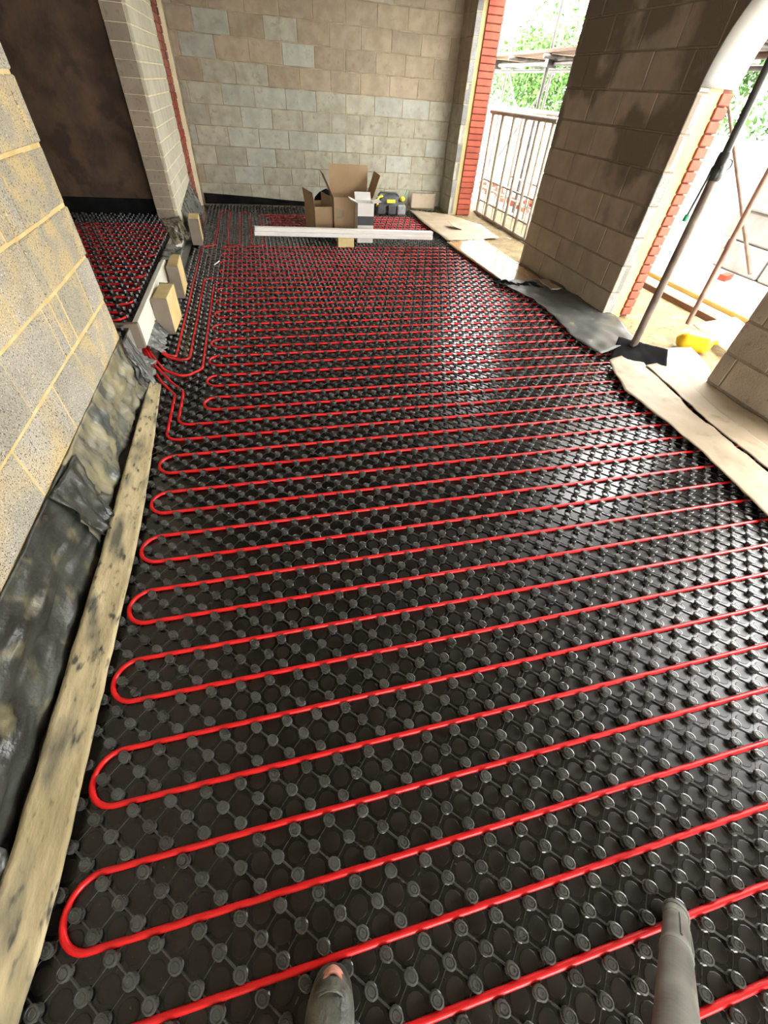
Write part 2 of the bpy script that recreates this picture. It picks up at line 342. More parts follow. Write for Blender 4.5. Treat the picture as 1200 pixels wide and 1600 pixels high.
# arch over the near opening: spandrel wall with a curved white former under it
AR, AY, AZ = .68, 2.92, 1.66
poly = []
for i in range(25):
    th = PI*i/24; poly.append((AY+(AR+.006)*math.cos(th), AZ+(AR+.006)*math.sin(th)))
top = [(AY-AR-.006, 2.75), (AY+AR+.006, 2.75)]
b = MB()
for x0, x1, dummy in ((XR+.004, 3.52, 0),):
    n = 25
    vs = [(x, p[0], p[1]) for x in (x0, x1) for p in poly] + [(x, p[0], 2.75) for x in (x0, x1) for p in poly]
    fs = []
    for i in range(n-1):
        fs += [(i, i+1, 2*n+i+1, 2*n+i), (n+i+1, n+i, 3*n+i, 3*n+i+1), (i+1, i, n+i, n+i+1), (2*n+i, 2*n+i+1, 3*n+i+1, 3*n+i)]
    b.add(vs, fs)
struct(b.build('wall_right_arch', 'block_damp'))
def archf(u, v):
    th = PI*u; return (XR+.001+v*.325, AY+AR*math.cos(th), AZ+AR*math.sin(th))
a = MB().grid(archf, 48, 2).build('arch_former', 'arch_sheet', solid=.012)
tag(a, 'white curved arch former sheet under the brick arch at upper right', 'arch former')
# lintels over the other openings and walls out of view
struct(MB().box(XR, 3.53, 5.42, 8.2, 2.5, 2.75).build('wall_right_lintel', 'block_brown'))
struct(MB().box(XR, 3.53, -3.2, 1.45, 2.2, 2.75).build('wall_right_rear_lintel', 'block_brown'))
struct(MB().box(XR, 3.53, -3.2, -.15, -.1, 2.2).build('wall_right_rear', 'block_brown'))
struct(MB().box(-1.13, .2, -3.35, -3.2, -.1, 2.75).build('wall_rear_left', 'block_grey'))
struct(MB().box(2.6, 3.53, -3.35, -3.2, -.1, 2.75).build('wall_rear_right', 'block_grey'))
struct(MB().box(.2, 2.6, -3.35, -3.2, 2.2, 2.75).build('wall_rear_lintel', 'block_grey'))

# ------------------------------------------------------------------ castellated floor mat
X0N, Y0N = .2237, .333
def project(p):
    q = Vector(p) - Vector((0, 0, CAMH)); z = q.dot(fwd)
    if z < .05: return None
    return 600+FPX*q.dot(cx)/z, 800+FPX*q.dot(cyv)/z, q.length
nubs = []
for k in range(-22, 168):
    y = Y0N+.05*k
    for i in range(-12, 31):
        x = X0N+.1*i+(.05 if k % 2 else 0)
        if -.87 < x < 3.07 and y < 8.66 and not (y > 6.1 and x < -.8): nubs.append((x, y))
vis = []
for (x, y) in nubs:
    p = project((x, y, .02))
    if p and -10 < p[0] < 1210 and -10 < p[1] < 1610: vis.append((p[2], x, y))
vis.sort(); near = set((x, y) for d, x, y in vis[:300])
NA = math.radians(-45)
def petal(th, r, z): return 1+(.13*math.cos(2*(th-NA)) if z > .013 else 0)
MATO = empty('floor_heating_mat', (1.1, 3.9, 0))
tag(MATO, 'black studded plastic floor heating mat covering the whole sunken floor', 'floor mat')
off = Vector((-1.1, -3.9, 0))
mb = MB().box(-.88, 3.1, -.85, 8.68, 0, .003); mb.v = [(v[0]-1.1, v[1]-3.9, v[2]) for v in mb.v]
mb.build('mat_sheet', 'mat_black', MATO)
prof_near = [(.0165, .003), (.0132, .005), (.0112, .0155), (.0155, .0185), (.0166, .021), (.0158, .0245), (.0122, .0255), (.0112, .0238), (.0095, .0238), (.0086, .0252), (.0045, .0252), (.004, .0242)]
nm = MB().lathe(prof_near, n=14, mod=petal, smooth=False).mesh('nub'); nm.materials.append(MT['nub_black'])
for (x, y) in nubs:
    if (x, y) in near: inst('nub', nm, MATO, (x-1.1, y-3.9, 0), (random.uniform(-.02, .02), random.uniform(-.02, .02), random.uniform(-.06, .06)))
prof_far = [(.0145, .003), (.0115, .0155), (.0166, .020), (.0155, .025)]
def nub_field(pts, z, ox, oy, prof_far=prof_far, n=8):
    b = MB(); m_ = len(prof_far)
    base = [(r*(1+(.13*math.cos(2*(2*PI*k/n-NA)) if zz > .013 else 0)), 2*PI*k/n, zz) for r, zz in prof_far for k in range(n)]
    base = [(r*math.cos(t), r*math.sin(t), zz) for r, t, zz in base]
    fs = [(i*n+k, i*n+(k+1) % n, (i+1)*n+(k+1) % n, (i+1)*n+k) for i in range(m_-1) for k in range(n)] + [tuple((m_-1)*n+k for k in range(n))]
    for (x, y) in pts: b.add([(x-ox+p[0], y-oy+p[1], z+p[2]) for p in base], fs)
    return b
rest = [p for p in nubs if p not in near]
b = nub_field([p for p in rest if p[1] > 2.6], 0, 1.1, 3.9)
b2 = nub_field([p for p in rest if p[1] <= 2.6], 0, 1.1, 3.9, prof_near, 12)
b.add(b2.v, b2.f)
stuff(b.build('nub_field', 'nub_black', MATO))
def web_field(pts, z, ox, oy, ymax=99):
    b = MB()
    def bar(x0, y0, x1, y1, w_, h):
        dx, dy = x1-x0, y1-y0; l = math.hypot(dx, dy); nx, ny = -dy/l*w_/2, dx/l*w_/2
        b.add([(x0+nx-ox, y0+ny-oy, z+.002), (x0-nx-ox, y0-ny-oy, z+.002), (x1-nx-ox, y1-ny-oy, z+.002), (x1+nx-ox, y1+ny-oy, z+.002),
               (x0+nx*.5-ox, y0+ny*.5-oy, z+h), (x0-nx*.5-ox, y0-ny*.5-oy, z+h), (x1-nx*.5-ox, y1-ny*.5-oy, z+h), (x1+nx*.5-ox, y1+ny*.5-oy, z+h)],
              [(4, 5, 6, 7), (0, 4, 7, 3), (1, 2, 6, 5)])
    for (x, y) in pts:
        if y > ymax: continue
        # a pipe channel runs between every third pair of rows
        kk = round((y-Y0N)/.05)
        chan_below = ((kk - 1) % 3 == 0)
        bar(x+.009, y-.009, x+.041, y-.041, .0065, .0035 if chan_below else .0085)
        bar(x+.009, y+.009, x+.041, y+.041, .003, .0042)
    return b
stuff(web_field(nubs, 0, 1.1, 3.9, 6.3).build('web_field', 'nub_black', MATO))
b = MB(); n = 12
for (x, y) in nubs:
    if y < 1.2:
        cx0, cy0 = x+.05-1.1, y-3.9
        b.add([(cx0+.025*math.cos(2*PI*k/n), cy0+.025*math.sin(2*PI*k/n), .0036) for k in range(n)] +
              [(cx0+.0235*math.cos(2*PI*k/n), cy0+.0235*math.sin(2*PI*k/n), .0042) for k in range(n)],
              [(k, (k+1) % n, n+(k+1) % n, n+k) for k in range(n)] + [tuple(range(n, 2*n))])
stuff(b.build('cell_disc', 'disc', MATO))

# side room mat at the raised level
ZR = .276
SIDE = empty('floor_heating_mat', (-2.2, 4.6, ZR)); tag(SIDE, 'black studded floor heating mat in the dark raised side room at left', 'floor mat')
sn = []
for k in range(0, 72):
    y = 2.85+.05*k
    for i in range(0, 26):
        x = -3.45+.1*i+(.05 if k % 2 else 0)
        if x < -.965 and y < 6.42: sn.append((x, y))
mb = MB().box(-3.5, -.965, 2.8, 6.44, 0, .003); mb.v = [(v[0]+2.2, v[1]-4.6, v[2]) for v in mb.v]
mb.build('mat_sheet', 'mat_black', SIDE)
stuff(nub_field(sn, 0, -2.2, 4.6).build('nub_field', 'nub_black', SIDE))
mb = MB().box(-3.5, -1.17, 6.405, 6.44, ZR+.003, ZR+.16)
tag(mb.build('edge_strip', 'poly_plain'), 'black upstand strip along the foot of the dark side room wall', 'edge strip')

# ------------------------------------------------------------------ pipes
PZ, PR = .0125, .0085
def fillet(pts, r=.07, seg=7):
    pts = [Vector(p) for p in pts]; out = [pts[0]]
    for i in range(1, len(pts)-1):
        a, p, c = pts[i-1], pts[i], pts[i+1]
        d1, d2 = (a-p), (c-p); l1, l2 = d1.length, d2.length; d1.normalize(); d2.normalize()
        ang = d1.angle(d2)
        if ang > 3.1: out.append(p); continue
        t = min(r/math.tan(ang/2), l1*.499, l2*.499); rr = t*math.tan(ang/2)
        ctr = p + (d1+d2).normalized()*(rr/math.sin(ang/2))
        s0, s1 = p+d1*t-ctr, p+d2*t-ctr; tot = s0.angle(s1)
        ax = s0.cross(s1).normalized()
        for k in range(seg+1): out.append(ctr + Matrix.Rotation(tot*k/seg, 3, ax) @ s0)
    out.append(pts[-1]); return out
def pipe(name, pts, label, z=PZ, r=PR, n=9, fr=.074):
    P = [(p[0], p[1], p[2] if len(p) > 2 else z) for p in pts]
    o = MB().tube(fillet(P, fr), r, n).build(name, 'pipe_red'); return tag(o, label, 'pipe')
Yc = lambda n: 2.158-.15*n
XE, XL = 3.02, -.705
def snake(y0, dy, n, xl, xr, start_right):
    pts = []; right = start_right
    for k in range(n):
        y = y0+dy*k
        pts += [(xl, y), (xr, y)] if right else [(xr, y), (xl, y)]
        right = not right
    return pts
p = [(-1.0, 3.35, .10), (-.885, 3.03, .04), (-.80, 2.83, .022), (-.7013, 2.67), (-.7013, Yc(0))] + snake(Yc(0), -.15, 20, XL, XE, True)[1:]
p += [(-.80, p[-1][1]), (-.80, 2.60), (-.86, 2.86, .03), (-.98, 3.15, .08)]
pipe('heating_pipe', p, 'red heating pipe snaking in wide loops across the front half of the floor')
p = [(-1.0, 3.38, .11), (-.875, 3.06, .05), (-.74, 2.83, .022), (-.6513, 2.71), (-.6513, Yc(-1)), (XE, Yc(-1))]
p += snake(Yc(-2), .15, 17, -.51, XE, False)
p = p[:-1]; yl = p[-1][1]
p += [(-.5513, yl), (-.5513, 3.02), (-.66, 2.89, .02), (-.80, 2.99, .03), (-.90, 3.18, .06), (-1.0, 3.42, .12)]
pipe('heating_pipe', p, 'red heating pipe in tight loops across the middle of the floor, before the cartons')
yl2 = yl+.15
p = [(-1.02, 3.50, .14), (-.93, 3.36, .07), (-.80, 3.20, .022), (-.6513, 3.14), (-.6513, yl2)]
rows = snake(yl2, .15, 9, -.51, 2.72, True)[1:]
p += rows
yy = p[-1][1]
p += [(2.72, 7.12), (.20, 7.12)] + snake(7.27, .15, 6, .10, 2.62, True)
p += [(-.0013, p[-1][1]), (-.0013, 6.25), (-.1513, 6.25), (-.1513, 8.18), (-.3013, 8.18), (-.3013, 6.25), (-.4513, 6.25), (-.4513, 8.22), (-.6013, 8.22), (-.6013, 6.25), (-.7513, 6.2), (-.7513, 3.22), (-.82, 3.24, .03), (-.95, 3.42, .09), (-1.02, 3.54, .16)]
pipe('heating_pipe', p, 'red heating pipe in upright loops and rows under the cartons by the back wall')
ys = 3.22
p = [(-1.06, 2.95, ZR+.03)] + [(q[0], q[1], ZR+PZ) for q in snake(ys, .15, 19, -3.3, -1.01, False)]
p = [(-1.2, 2.95, ZR+.02), (-1.2, 3.07, ZR+PZ), (-3.3, 3.07, ZR+PZ)] + [(q[0], q[1], ZR+PZ) for q in snake(3.22, .15, 19, -3.3, -1.01, True)]
pipe('heating_pipe', p, 'red heating pipe looping over the raised mat in the dark side room')
MB().tube([(-.57+.012*i, 5.42+.035*i, .027) for i in range(5)], .006, 8).build('pipe_clip', 'white_plastic')
tag(bpy.data.objects['pipe_clip'], 'small white plastic clip lying beside the pipe bends at far left', 'clip')

# ------------------------------------------------------------------ side room edge: boards, foam blocks
b = MB().cbox(-.945, -.905, 3.162, 4.62, .13, .30, .004)
o = b.build('insulation_board', 'foil'); tag(o, 'pale foil-faced insulation board edging the side room step, nearest piece', 'insulation board')
b = MB().cbox(-1.15, -.903, 3.12, 3.16, .135, .302, .004)
tag(b.build('insulation_board', 'foam_skin'), 'brown board offcut across the near end of the side room step', 'insulation board')
b = MB().cbox(-.95, -.91, 4.76, 6.1, .12, .29, .004)
tag(b.build('insulation_board', 'foil'), 'pale insulation board edging the step beside the far pier', 'insulation board')
def foam(x0, x1, y0, y1, h, rz, lean, label):
    cx0, cy0 = (x0+x1)/2, (y0+y1)/2
    r = empty('foam_block', (cx0, cy0, .022), rz); r.rotation_euler = (0, lean, rz)
    w_, d = (x1-x0)/2, (y1-y0)/2
    MB().cbox(-w_+.004, w_-.004, -d+.004, d-.004, 0, h-.004, .004).build('foam_core', 'foam', r)
    MB().box(-w_, w_, -d-.001, -d+.0035, .0, h).build('near_facing', 'foam_skin', r)
    MB().box(-w_, w_, d-.0035, d+.001, .0, h).build('far_facing', 'foam_skin', r)
    tag(r, label, 'foam block')
foam(-.895, -.78, 3.62, 3.98, .27, -.05, .03, 'yellow foam block with brown facing, nearest one against the step')
foam(-.89, -.79, 4.42, 4.80, .27, .03, .02, 'yellow foam block with brown facing, standing behind the nearest one')
foam(-.86, -.74, 6.22, 6.55, .27, .05, .02, 'yellow foam block standing at the foot of the far pier')

def crumple(name, m, label, P00, P10, P01, P11, nu=26, nv=16, amp=.03, fr=7, seed=0, normal=(1, 0, 0), cat='plastic sheet', rag=.03, folds=0, solid=.0025):
    P00, P10, P01, P11 = map(Vector, (P00, P10, P01, P11)); nn = Vector(normal).normalized()
    def fn(u, v):
        uu, vv = u, v
        if rag:
            vv = v*(1+rag*noise.noise(Vector((u*9, seed, 1)))/max(.1, 1)) if v > .8 else v
        p = P00*(1-uu)*(1-vv)+P10*uu*(1-vv)+P01*(1-uu)*vv+P11*uu*vv
        q = Vector((u*fr, v*fr*.5, seed*3.7))
        d = amp*noise.noise(q)+amp*.5*noise.noise(q*2.3)
        d += amp*.9*abs(noise.noise(Vector((u*fr*1.3+v*2, seed, 5))))
        if folds: d += folds*math.sin(u*fr*5+3*v+seed)*(v*.8+.2)
        return p + nn*d*min(1, .25+2.2*v)
    o = MB().grid(fn, nu, nv).build(name, m, solid=solid)
    return tag(o, label, cat)
# damp-proof membrane hanging below the left wall
crumple('damp_proof_sheet', 'poly_grey', 'dusty grey polythene sheet hanging below the left wall, far half', (-.932, 1.42, .350), (-.932, 2.80, .350), (-.872, 1.38, .05), (-.872, 2.72, .06), 70, 22, .028, 9, 1)
crumple('damp_proof_sheet', 'poly_black', 'black polythene sheet hanging below the left wall, nearest the camera', (-.930, -.9, .352), (-.926, 1.56, .354), (-.875, -.9, .015), (-.868, 1.66, .03), 110, 30, .022, 12, 2)
crumple('damp_proof_sheet', 'poly_black', 'folded flap of black polythene turned back over the grey sheet', (-.918, 1.36, .357), (-.912, 1.66, .33), (-.845, 1.40, .06), (-.835, 1.52, .09), 18, 18, .03, 4, 3)
crumple('damp_proof_sheet', 'poly_black', 'crumpled black polythene edge at the lower left corner of the picture', (-.90, .05, .14), (-.895, .34, .17), (-.835, .02, .06), (-.83, .28, .066), 18, 12, .025, 4, 4)
crumple('damp_proof_sheet', 'poly_silver', 'bunched grey polythene wrapped round the end of the left wall', (-.935, 2.70, .345), (-.95, 3.08, .13), (-.845, 2.62, .05), (-.87, 3.08, .05), 40, 18, .03, 8, 5, folds=.014)
crumple('damp_proof_sheet', 'poly_silver', 'narrow strip of grey polythene dangling from the end of the left wall', (-.90, 2.72, .365), (-.895, 2.82, .36), (-.80, 2.63, .11), (-.79, 2.69, .10), 10, 18, .012, 3, 6)
crumple('damp_proof_sheet', 'poly_silver', 'grey polythene tucked beside the nearest yellow foam block', (-.92, 3.18, .14), (-.915, 3.62, .15), (-.83, 3.24, .03), (-.85, 3.60, .04), 30, 16, .022, 7, 7, folds=.01)
crumple('damp_proof_sheet', 'poly_silver', 'silvery polythene scrap between the two insulation boards', (-.94, 4.50, .30), (-.94, 5.05, .31), (-.80, 4.85, .27), (-.78, 5.12, .26), 24, 12, .022, 6, 8, normal=(0, 0, 1))
crumple('damp_proof_sheet', 'poly_grey', 'dusty polythene flap folded over the step at the far pier', (-1.12, 6.10, .30), (-.92, 6.16, .33), (-.86, 5.05, .28), (-.78, 5.6, .24), 26, 22, .03, 5, 9, normal=(0, -.3, 1))
crumple('damp_proof_sheet', 'poly_silver', 'pale polythene hanging down the room side of the far pier', (-.928, 6.45, .33), (-.928, 7.9, .42), (-.86, 6.5, .05), (-.83, 7.9, .06), 40, 16, .03, 8, 10)
crumple('damp_proof_sheet', 'poly_plain', 'black membrane turned up along the foot of the back wall', (-.84, 8.66, .03), (1.9, 8.66, .03), (-.84, 8.655, .17), (1.9, 8.655, .04), 60, 8, .018, 12, 11, normal=(0, -1, 0))
# brown strip added in place of the shadow slot under the wall end
tag(MB().cbox(-1.1, -.945, 2.2, 2.74, .285, .329, .004).build('shadow_strip', 'timber_brown'), 'brown strip standing in for the shadow under the end of the left wall', 'timber')

# dirty board lying along the left edge of the mat
def boardf(u, v):
    y = -.35+u*3.12
    # width and lie follow the slightly bowed board; the near end twists up on its edge
    rt = -.722 - .07*max(0, (u-.55)/.45)**1.4 - .05*max(0, (.16-u)/.16)
    lf = -.838 - .02*max(0, (u-.5)) + .0*u
    lift = .10*max(0, (.2-u)/.2)
    x = lf+(rt-lf)*v
    z = .047+.028*(1-v)**2 + lift*(1-v)*.6 + .004*math.sin(u*9) - .01*v*v + .004*noise.noise(Vector((u*30, v*3, 0)))
    return (x+.003*noise.noise(Vector((u*40, 7, v))), y, z)
o = MB().grid(boardf, 80, 8).build('edging_board', 'board', solid=.012)
tag(o, 'dirty beige edging board lying along the left edge of the mat', 'board')

# ------------------------------------------------------------------ right edge: sheets, ply, cardboard
def slab(name, m, poly, z, th, label, cat, wav=.006, seed=0, n=26, bend=None):
    """thin sheet with a ragged quad outline given by left and right edge polylines"""
    L_, R_ = poly
    def ev(pl, t):
        s = t*(len(pl)-1); i = min(int(s), len(pl)-2); f = s-i
        return Vector(pl[i]).lerp(Vector(pl[i+1]), f)
    def fn(u, v):
        p = ev(L_, u).lerp(ev(R_, u), v)
        h = z + wav*noise.noise(Vector((p.x*5, p.y*5, seed)))+wav*.4*noise.noise(Vector((p.x*16, p.y*16, seed)))+wav*.8*abs(noise.noise(Vector((p.y*7+p.x*2, seed, 4))))
        if bend: h += bend(u, v)
        return (p.x, p.y, h)
    o = MB().grid(fn, n, 14).build(name, m, solid=th)
    return tag(o, label, cat)
slab('cardboard_sheet', 'cardboard_pale', ([(2.66, 2.70), (2.49, 2.25), (2.51, 1.84), (2.50, 1.45), (2.44, 1.0), (2.36, .3), (2.4, -.3)], [(3.02, 2.86), (2.93, 2.50), (2.80, 1.9), (2.78, 1.5), (2.76, 1.1), (2.76, .3), (2.76, -.3)]), .060, .004,
     'pale flattened cardboard sheet overlapping the right edge of the mat', 'cardboard', .012, 1, 60)
slab('cardboard_sheet', 'cardboard_pale', ([(2.93, 2.58), (2.86, 2.1), (2.80, 1.75), (2.78, 1.3), (2.78, .9), (2.78, .4)], [(3.13, 2.60), (3.08, 2.25), (3.0, 1.9), (2.99, 1.5), (2.99, 1.0), (2.99, .4)]), .072, .004,
     'narrow strip of pale cardboard laid between the two wider sheets', 'cardboard', .008, 2, 50)
slab('cardboard_sheet', 'cardboard_pale', ([(3.02, 2.86), (3.12, 2.58), (3.04, 2.1), (3.0, 1.7), (2.98, 1.2), (2.98, .4)], [(3.56, 2.80), (3.42, 2.44), (3.19, 2.12), (3.185, 1.7), (3.18, 1.2), (3.18, .4)]), .064, .004,
     'pale cardboard sheet pushed up against the nearest right-hand wall', 'cardboard', .008, 3, 50, bend=lambda u, v: .03*v)
slab('plywood_sheet', 'plywood', ([(2.62, 4.55), (2.52, 6.35)], [(3.17, 4.73), (3.16, 6.55)]), .052, .012, 'shiny brown plywood sheet on the floor by the far opening', 'plywood', .001, 4)
slab('cardboard_sheet', 'cardboard_pale', ([(2.56, 6.42), (2.52, 7.4), (2.55, 8.4)], [(3.45, 6.6), (3.50, 7.4), (3.16, 8.15)]), .058, .004, 'bright pale cardboard sheet on the floor below the far opening', 'cardboard', .008, 5)
slab('cardboard_sheet', 'cardboard_pale', ([(2.60, 8.50), (2.61, 8.53)], [(3.05, 8.53), (3.06, 8.56)]), .07, .004, 'pale cardboard flap standing up against the back right corner', 'cardboard', .002, 6, bend=lambda u, v: .2*u)
slab('cardboard_sheet', 'cardboard_pale', ([(2.84, 7.05), (2.86, 7.28)], [(3.02, 7.02), (3.06, 7.22)]), .075, .004, 'small curled scrap of cardboard on the bright sheet', 'cardboard', .002, 7, bend=lambda u, v: .05*(1-v)**2)
tag(MB().cbox(2.60, 2.86, 6.30, 6.42, .036, .056, .003).build('timber_offcut', 'timber'), 'orange timber offcut at the edge of the shiny plywood', 'timber')
def plf(u, v):
    L_ = [(2.50, 4.74), (2.64, 4.40), (2.72, 4.1), (2.70, 3.6), (2.62, 3.15), (2.68, 2.84)]
    R_ = [(3.16, 4.60), (3.19, 4.4), (3.19, 4.1), (3.19, 3.7), (3.32, 3.55), (3.10, 2.95)]
    s = u*5; i = min(int(s), 4); f = s-i
    a_ = Vector(L_[i]).lerp(Vector(L_[i+1]), f); b_ = Vector(R_[i]).lerp(Vector(R_[i+1]), f); p = a_.lerp(b_, v)
    return (p.x, p.y, .05+.045*v+.022*abs(noise.noise(Vector((p.x*4, p.y*4, 2))))+.008*noise.noise(Vector((p.x*14, p.y*9, 2))))
tag(MB().grid(plf, 60, 24).build('damp_proof_sheet', 'poly_dark', solid=.002), 'grey polythene sheet lying below the damp-stained right wall', 'plastic sheet')
crumple('damp_proof_sheet', 'poly_plain', 'black polythene roll at the corner of the plywood sheet', (2.50, 4.78, .06), (2.98, 4.56, .07), (2.56, 4.60, .05), (2.98, 4.36, .08), 24, 10, .05, 5, 12, normal=(0, 0, 1))
crumple('damp_proof_sheet', 'poly_plain', 'black polythene gathered round the foot of the steel prop', (2.74, 2.78, .03), (3.05, 2.46, .04), (2.96, 3.02, .11), (3.16, 2.66, .15), 24, 16, .008, 3, 13, normal=(0, 0, 1))
tag(MB().cbox(3.02, 3.17, 4.30, 4.62, .06, .10, .004).build('brick_offcut', 'block_brown'), 'brown block offcut at the foot of the damp-stained wall', 'block offcut')

# ------------------------------------------------------------------ cartons, trunking, tool bag
FRONT = {}
def carton(name, x, y, rz, w_, d, h, m, label, flaps, mi='cardboard_in'):
    r = empty(name, (x, y, .024), rz); t = .005
    fp = MB().box(0, w_, 0, t, 0, h).build('front_panel', m, r); FRONT[name+label[:5]] = fp
    MB().box(0, w_, d-t, d, 0, h).build('back_panel', m, r)
    MB().box(0, t, t, d-t, 0, h).build('side_panel', m, r)
    MB().box(w_-t, w_, t, d-t, 0, h).build('side_panel', m, r)
    MB().box(t, w_-t, t, d-t, 0, t).build('bottom_panel', mi, r)
    for side, ln, ang in flaps:      # hinge on the top edge; angle 0 lies flat outward, 90 stands straight up
        b = MB()
        if side in 'fb':
            b.box(0, w_, 0, ln, -t/2, t/2)
            o = b.build('flap', m, r)
            if side == 'b': o.location = (0, d, h); o.rotation_euler = (math.radians(ang), 0, 0)
            else: o.location = (w_, 0, h); o.rotation_euler = (math.radians(ang), 0, PI)
        else:
            b.box(0, d, 0, ln, -t/2, t/2)
            o = b.build('flap', m, r)
            if side == 'l': o.location = (0, 0, h); o.rotation_euler = (math.radians(ang), 0, PI/2)
            else: o.location = (w_, d, h); o.rotation_euler = (math.radians(ang), 0, -PI/2)
    return tag(r, label, 'box')
big = carton('cardboard_box', .97, 6.66, .0, .53, .38, .45, 'cardboard', 'large open brown cardboard box with flaps standing up by the back wall', [('b', .30, 86), ('l', .26, 62), ('r', .26, 70)])
MB().add([(.02, -.006, .34), (.14, -.012, .31), (.13, -.014, .24), (.05, -.012, .215), (.02, -.002, .34), (.14, -.003, .31), (.13, -.003, .24), (.05, -.003, .215)], [(0, 3, 2, 1), (4, 5, 6, 7), (0, 1, 5, 4), (1, 2, 6, 5), (2, 3, 7, 6), (3, 0, 4, 7)]).build('torn_flap', 'cardboard_pale', FRONT['cardboard_boxlarge'])
small = carton('cardboard_box', .715, 6.66, math.radians(13), .25, .42, .34, 'cardboard', 'small brown cardboard box with one raised flap left of the large one', [('l', .15, 82), ('r', .10, 92)])
wb = carton('white_box', 1.245, 6.40, .0, .215, .20, .44, 'white_card', 'narrow white cardboard box with a black band in front of the large carton', [('l', .1, 20), ('b', .1, 50), ('r', .1, 10)])
MB().box(-.0015, .2165, -.0015, .0, .20, .30).build('printed_band', 'black_print', FRONT['white_boxnarro'])
tag(MB().cbox(.945, 1.155, 6.17, 6.29, .024, .125, .004).build('foam_packer', 'foam'), 'yellow foam packer under the white trunking', 'foam block')
tr = empty('plastic_trunking', (1.07, 6.23, .126), math.radians(.5)); tr.rotation_euler = (0, math.radians(.35), math.radians(-1))
MB().cbox(-1.17, 1.17, -.045, .045, 0, .045, .004).build('lower_channel', 'white_plastic', tr)
MB().cbox(-1.16, 1.17, -.032, .045, .046, .088, .004).build('upper_channel', 'white_plastic', tr)
tag(tr, 'long white plastic trunking lengths laid across a foam packer in front of the boxes', 'trunking')
# black sack behind the small carton
def sack(u, v):
    th, ph = 2*PI*u, PI*v; r_ = 1+.18*noise.noise(Vector((math.cos(th)*2, math.sin(th)*2, ph*2)))
    return (1.00+.21*r_*math.sin(ph)*math.cos(th), 7.55+.18*r_*math.sin(ph)*math.sin(th), .22-.195*math.cos(ph)*(r_ if v > .5 else 1)*1.0)
tag(MB().grid(sack, 28, 16).build('black_sack', 'poly_plain'), 'black plastic sack slumped behind the small cardboard box', 'sack')
tb = empty('tool_bag', (2.13, 8.22, .022), math.radians(4)); tb.scale = (1.22, 1.1, 1.05)
def bagf(u, v):
    th = 2*PI*u; e = .55
    sx, sy = math.copysign(abs(math.cos(th))**e, math.cos(th)), math.copysign(abs(math.sin(th))**e, math.sin(th))
    t = math.sin(PI*min(1, v*1.0)**.6)**.35 if 0 < v < 1 else 0
    wv = 1-.18*v
    return (.26*sx*t*wv, .14*sy*t*(1-.45*v), .27*v+.006*noise.noise(Vector((th, v*4, 1))))
MB().grid(bagf, 32, 14).build('bag_body', 'bag', tb)
for sx in (-.15, 0, .14):
    MB().cbox(sx-.06, sx+.06, -.165, -.115, .02, .15, .015).build('pocket', 'bag_grey' if sx > .1 else 'bag', tb)
MB().cbox(-.07, .05, -.137, -.118, .17, .215, .004).build('yellow_panel', 'yellow', tb)
MB().tube(fillet([(-.2, -.12, .12), (-.19, -.11, .24), (-.12, -.09, .25)], .04), .014, 8).build('yellow_strap', 'yellow', tb)
MB().tube(fillet([(-.16, 0, .235), (-.13, 0, .285), (.10, 0, .275), (.14, 0, .23)], .03), .013, 8).build('handle', 'bag', tb)
MB().cbox(.13, .195, -.12, -.06, .19, .25, .018).build('yellow_tool', 'yellow', tb)
MB().tube([(.2, -.08, .26), (.23, -.08, .34)], .006, 6).build('green_tool_tip', 'green', tb)
tag(tb, 'black tool bag with yellow trim standing at the back wall', 'tool bag')

# ------------------------------------------------------------------ steel prop and pole
pr = empty('steel_prop', (3.0, 2.86, .09))
TX = (.10, .17, 1.98)
def pl(t): return (TX[0]*t, TX[1]*t, TX[2]*t)
MB().cbox(-.07, .07, -.07, .07, -.035, -.025, .003).build('base_plate', 'steel_black', pr)
MB().tube([(0, 0, -.03), pl(.62)], .030, 16).build('outer_tube', 'steel_brown', pr)
MB().tube([pl(.55), pl(1.02)], .025, 16).build('inner_tube', 'steel_black', pr)
collar = MB().tube([pl(.565), pl(.575), pl(.60), pl(.605), pl(.63), pl(.64)], .042, 16, radii=[.036, .044, .044, .038, .038, .034]).build('collar', 'steel_black', pr)
MB().tube([pl(.60), (TX[0]*.6-.05, TX[1]*.6-.07, TX[2]*.6+.01)], .008, 8).build('collar_handle', 'steel_black', collar)
ringp = [(TX[0]*.61+.055+.028*math.cos(a_*PI/6), TX[1]*.61-.01, TX[2]*.61+.028*math.sin(a_*PI/6)) for a_ in range(13)]
MB().tube(ringp, .005, 6).build('pin_ring', 'steel_black', collar)
MB().tube([(TX[0]*.58-.05, TX[1]*.58+.0, TX[2]*.58), (TX[0]*.47-.075, TX[1]*.47, TX[2]*.47)], .007, 8).build('pin_rod', 'steel_black', collar)
MB().tube([(TX[0]*.47-.075, TX[1]*.47, TX[2]*.47), (TX[0]*.45-.08, TX[1]*.45, TX[2]*.45)], .016, 10).build('green_cap', 'green', collar)
MB().cbox(TX[0]-.07, TX[0]+.07, TX[1]-.07, TX[1]+.07, TX[2]*1.02, TX[2]*1.02+.01, .003).build('head_plate', 'steel_black', pr)
tag(pr, 'dark steel adjustable prop standing in the near arched opening', 'prop')
p2 = empty('scaffold_pole', (4.11, 3.41, .03))
MB().tube([(0, 0, 0), (.085, .14, 1.15), (.17, .27, 2.3)], .024, 12).build('tube', 'steel_rust', p2)
MB().tube([(.048, .08, .65), (.054, .09, .73)], .03, 12).build('sleeve', 'steel_rust', p2)
tag(p2, 'thin rusty steel pole leaning just outside the near arched opening', 'pole')

